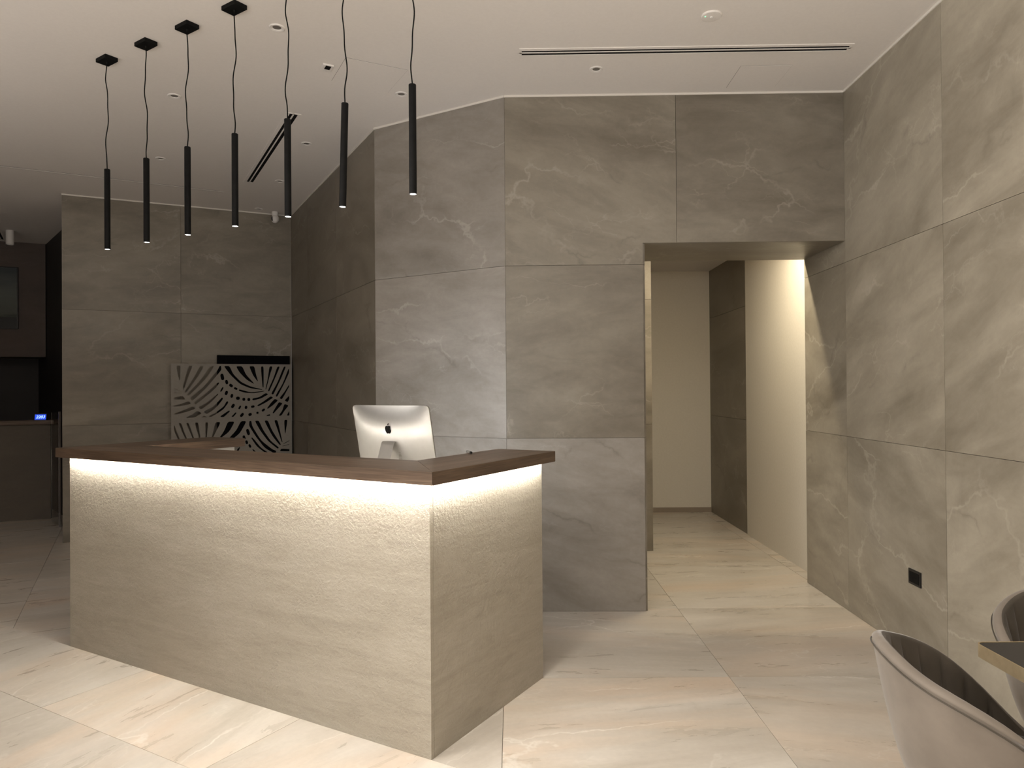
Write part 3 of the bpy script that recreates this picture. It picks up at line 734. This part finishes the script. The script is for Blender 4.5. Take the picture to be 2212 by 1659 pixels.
for k in range(4):
    cx, cz = ((1, 1), (-1, 1), (-1, -1), (1, -1))[k]
    for t in range(7):
        an_ = R(90 * k + 15 * t); q.append((cx * (BW / 2 - rad) + rad * math.cos(an_), cz * (BH / 2 - rad) + rad * math.sin(an_) + BH / 2))
prism(bm, q, -.0015, 0); bmesh.ops.rotate(bm, verts=bm.verts, cent=(0, 0, 0), matrix=Matrix.Rotation(R(90), 3, 'X'))
bm_obj('screen', bm, M['blackpl'], mc, body)
box('display', -BW / 2 + .022, BW / 2 - .022, .0016, .0024, .095, BH - .022, M['display'], mc, body)
# logo: bitten fruit with a leaf
def cat(P, n=6):
    out = []; m_ = len(P)
    for i in range(m_):
        p0, p1, p2, p3 = (Vector(P[(i + k - 1) % m_]) for k in range(4))
        for s in range(n):
            t = s / n
            out.append(.5 * ((2 * p1) + (p2 - p0) * t + (2 * p0 - 5 * p1 + 4 * p2 - p3) * t * t + (3 * p1 - p0 - 3 * p2 + p3) * t ** 3))
    return out
outl = [(0, .70), (.14, .74), (.30, .79), (.50, .74), (.66, .58), (.62, .50)]
bite = [(.47, .36), (.43, .14), (.50, -.06), (.64, -.18), (.72, -.22)]
rest = [(.60, -.50), (.42, -.74), (.24, -.84), (.06, -.79), (-.06, -.77), (-.22, -.83), (-.38, -.82), (-.58, -.58), (-.72, -.22), (-.76, .14), (-.68, .48), (-.50, .70), (-.28, .77), (-.12, .73)]
def open_cat(P, n=5):
    Q = [Vector(P[0]) * 2 - Vector(P[1])] + [Vector(p) for p in P] + [Vector(P[-1]) * 2 - Vector(P[-2])]; out = []
    for i in range(1, len(Q) - 2):
        p0, p1, p2, p3 = Q[i - 1:i + 3]
        for s in range(n):
            t = s / n; out.append(.5 * ((2 * p1) + (p2 - p0) * t + (2 * p0 - 5 * p1 + 4 * p2 - p3) * t * t + (3 * p1 - p0 - 3 * p2 + p3) * t ** 3))
    out.append(Q[-2]); return out
sil = open_cat(outl)[:-1] + open_cat(bite)[:-1] + open_cat([bite[-1]] + rest + [outl[0]])[:-1]
leaf = open_cat([(.02, .88), (.05, 1.10), (.20, 1.28), (.34, 1.34)])[:-1] + open_cat([(.34, 1.34), (.33, 1.14), (.20, .95), (.02, .88)])[:-1]
bm = bmesh.new(); s = .0265
for shp in (sil, leaf):
    prism(bm, [(p[0] * s, p[1] * s) for p in shp], -.0008, .0008)
bmesh.ops.triangulate(bm, faces=[f for f in bm.faces if len(f.verts) > 4])
bmesh.ops.rotate(bm, verts=bm.verts, cent=(0, 0, 0), matrix=Matrix.Rotation(R(90), 3, 'X'))
bm_obj('logo', bm, M['logo'], mc, body @ Matrix.Translation((.0, -.0415, BH - .125)))
# stand: bent aluminium plate
bm = bmesh.new(); prof = [(.088 , .215), (.012, .222), (.0, .216), (-.004, .205), (.028, .035), (.040, .008), (.052, .004), (.17, .004)]
prof = [(.03, .258), (.0, .263), (-.008, .259), (-.014, .248), (-.098, .032), (-.100, .014), (-.092, .004), (.10, .004)]
t_ = .006; hw = .044
rng = [[bm.verts.new((sx, y, z)) for sx in (-hw, hw)] for y, z in prof]
for a, b in zip(rng, rng[1:]): bm.faces.new((a[0], a[1], b[1], b[0]))
bmesh.ops.solidify(bm, geom=bm.faces[:], thickness=t_)
bm_obj('stand', bm, M['aludark'], mc, Matrix.Translation((0, -.008, 0)))
bm = bmesh.new()
for k in range(8):
    add_box(bm, .050 - k * .0008, .063 + k * .0011, -.0006, .0006, .160 - k * .0075, .1635 - k * .0075)
bm_obj('ports', bm, M['aludark'], mc, body @ Matrix.Translation((0, -.0400, 0)))
# metal pen cap lying on the right arm of the worktop
pn = empty('marker', Matrix.Translation((-.214, 3.585, HT + .0065)) @ Matrix.Rotation(R(-70), 4, 'Z'), 'tiny silver marker with dark end lying on the walnut top', 'marker')
bm = bmesh.new(); cyl(bm, (-.03, 0, 0), (.022, 0, 0), .0062, .0062, 20); bm_obj('barrel', bm, M['alu'], pn, smooth=True, angle=40)
bm = bmesh.new(); cyl(bm, (.022, 0, 0), (.036, 0, 0), .0064, .0056, 20); bm_obj('cap', bm, M['blackpl'], pn, smooth=True, angle=40)
bm = bmesh.new(); cyl(bm, (-.036, 0, 0), (-.03, 0, 0), .0064, .0064, 20); bm_obj('end_ring', bm, M['blackpl'], pn, smooth=True, angle=40)

# ------------------------------------------------------------ socket on the right wall
ef, _ = wall_frame(E0, EQ)
sk = empty('wall_socket', ef @ Matrix.Translation((.749, 0, .384)), 'black square wall socket low on the right wall', 'socket')
box('plate', 0, .12, -.008, 0, 0, .082, M['blackpl'], sk, I4, .0015)
box('insert', .012, .108, -.0095, -.0075, .012, .070, M['black'], sk, I4, .001)
for x in (.045, .075): 
    bm = bmesh.new(); cyl(bm, (x, -.0098, .041), (x, -.0092, .041), .003, .003, 12); bm_obj('contact', bm, M['dark'], sk)

# ------------------------------------------------------------ table
TX, TY = 1.285, 2.022; TW, TD = .80, .80; TT = .745
tb = empty('dining_table', Matrix.Translation((TX + TW / 2, TY - TD / 2, 0)), 'black topped table with brushed brass edge at the right', 'table')
def rrect(w_, d_, r, n=6):
    out = []
    for k, (sx, sy) in enumerate(((1, 1), (-1, 1), (-1, -1), (1, -1))):
        for t in range(n + 1):
            a = R(90 * k + 90 * t / n); out.append((sx * (w_ / 2 - r) + r * math.cos(a), sy * (d_ / 2 - r) + r * math.sin(a)))
    return out
bm = bmesh.new(); outer = rrect(TW, TD, .022); inner = rrect(TW - .006, TD - .006, .019)
n_ = len(outer)
ro = [[bm.verts.new((p[0], p[1], z)) for p in poly] for poly, z in ((inner, TT - .036), (outer, TT - .036), (outer, TT), (inner, TT), )]
for a, b in zip(ro, ro[1:] + ro[:1]):
    for k in range(n_): bm.faces.new((a[k], a[(k + 1) % n_], b[(k + 1) % n_], b[k]))
bm_obj('edge_band', bm, M['brass'], tb, smooth=True, angle=40)
bm = bmesh.new(); prism(bm, rrect(TW - .0065, TD - .0065, .0188), TT - .034, TT - .001); bm_obj('tabletop', bm, M['tabletop'], tb)
bm = bmesh.new(); lathe(bm, [(.24, 0), (.24, .008), (.22, .014), (.035, .016), (.03, .03), (.028, .70), (.09, .708)], 40); bm_obj('pedestal', bm, M['brass'], tb, smooth=True, angle=35)

# ------------------------------------------------------------ tub chairs
def interp(x, tab):
    for (a, fa), (b, fb) in zip(tab, tab[1:]):
        if a <= x <= b: t = (x - a) / (b - a); return fa + (fb - fa) * t
    return tab[-1][1]
RIM = [(0, .795), (15, .775), (30, .752), (50, .725), (75, .688), (95, .61), (115, .51), (135, .455), (150, .45)]
def make_chair(mtx, label):
    ch = empty('tub_chair', mtx, label, 'chair', 'velvet tub chairs at the table')
    NP = 241; PM = 150
    Rr = .29
    def rimz(p):
        return sum(interp(min(abs(p + d), 150), RIM) * w_ for d, w_ in ((-24, .1), (-16, .15), (-8, .16), (0, .18), (8, .16), (16, .15), (24, .1)))
    def outer_r(f, p):       # f 0 bottom .. 1 rim
        return .195 + (Rr - .195) * (f ** .62)
    bm = bmesh.new(); rows = []
    zb = .40
    prof_n = 0
    pipe = []
    for k in range(NP):
        p = -PM + 2 * PM * k / (NP - 1); a = R(p); zt = rimz(p); h = zt - zb
        th_ = .038 if abs(p) < 120 else .038 - .012 * (abs(p) - 120) / 30
        ring = []
        for q in range(11):
            f = q / 10 * .96; ring.append((outer_r(f * min(1, h / .33), p), zb + h * f - 0))
        ro_ = outer_r(min(1, h / .33), p)
        for t in range(1, 8):     # rolled rim
            an_ = math.pi * t / 8; ring.append((ro_ - th_ / 2 + th_ / 2 * math.cos(an_), zt - .018 + .020 * math.sin(an_)))
        # grooves of the channelled lining
        gph = (p % 15.0) / 15.0; gd_ = abs(math.sin(math.pi * gph)) ** .38
        for q in range(1, 11):
            f = 1 - q / 10; fz = .45 + (zt - .02 - .45) * f
            rin = .20 + (ro_ - th_ - .20) * (max(f, 0) ** .7)
            amp = .016 * min(1, q / 2.2)
            ring.append((rin - amp * gd_ + amp * .4, max(fz, .44)))
        rows.append([bm.verts.new((-r * math.cos(a), r * math.sin(a) * 1.0, z)) for r, z in ring])
        pipe.append((-(ro_ + .001) * math.cos(a), (ro_ + .001) * math.sin(a), zt - .020))
    n = len(rows[0])
    for a, b in zip(rows, rows[1:]):
        for k in range(n - 1): bm.faces.new((a[k], a[k + 1], b[k + 1], b[k]))
    bm.faces.new(rows[0]); bm.faces.new(rows[-1][::-1])
    sh = bm_obj('backrest', bm, M['velvet'], ch, smooth=True)
    me = sh.data; me.materials.append(M['velvetshade'])
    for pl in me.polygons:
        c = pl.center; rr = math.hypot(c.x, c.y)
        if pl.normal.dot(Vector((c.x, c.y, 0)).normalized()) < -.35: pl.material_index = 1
    bm = bmesh.new(); tube(bm, pipe, .0022, 6); bm_obj('piping', bm, M['velvetshade'], sh, smooth=True)
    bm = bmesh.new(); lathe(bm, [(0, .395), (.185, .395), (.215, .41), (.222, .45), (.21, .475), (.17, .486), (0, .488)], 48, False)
    bm_obj('seat', bm, M['velvetshade'], ch, Matrix.Translation((.015, 0, 0)), True, 50)
    for sx in (-1, 1):
        for sy in (-1, 1):
            bm = bmesh.new(); cyl(bm, (sx * .20, sy * .19, 0), (sx * .13, sy * .13, .398), .008, .014, 16); lg = bm_obj('leg', bm, M['black'], ch, smooth=True, angle=40)
            bm = bmesh.new(); d0, d1 = Vector((sx * .20, sy * .19, 0)), Vector((sx * .13, sy * .13, .398))
            cyl(bm, d0 + Vector((0, 0, .0)), d0 + (d1 - d0) * .12, .009, .0095, 16); bm_obj('ferrule', bm, M['brass'], lg, smooth=True, angle=40)
    return ch
make_chair(Matrix.Translation((1.26, 1.90, 0)) @ Matrix.Rotation(R(-15), 4, 'Z'), 'velvet tub chair in the right foreground, left of the table')
make_chair(Matrix.Translation((1.77, 2.16, 0)) @ Matrix.Rotation(R(-90), 4, 'Z'), 'velvet tub chair behind the table by the right wall')
bpy.context.view_layer.update()
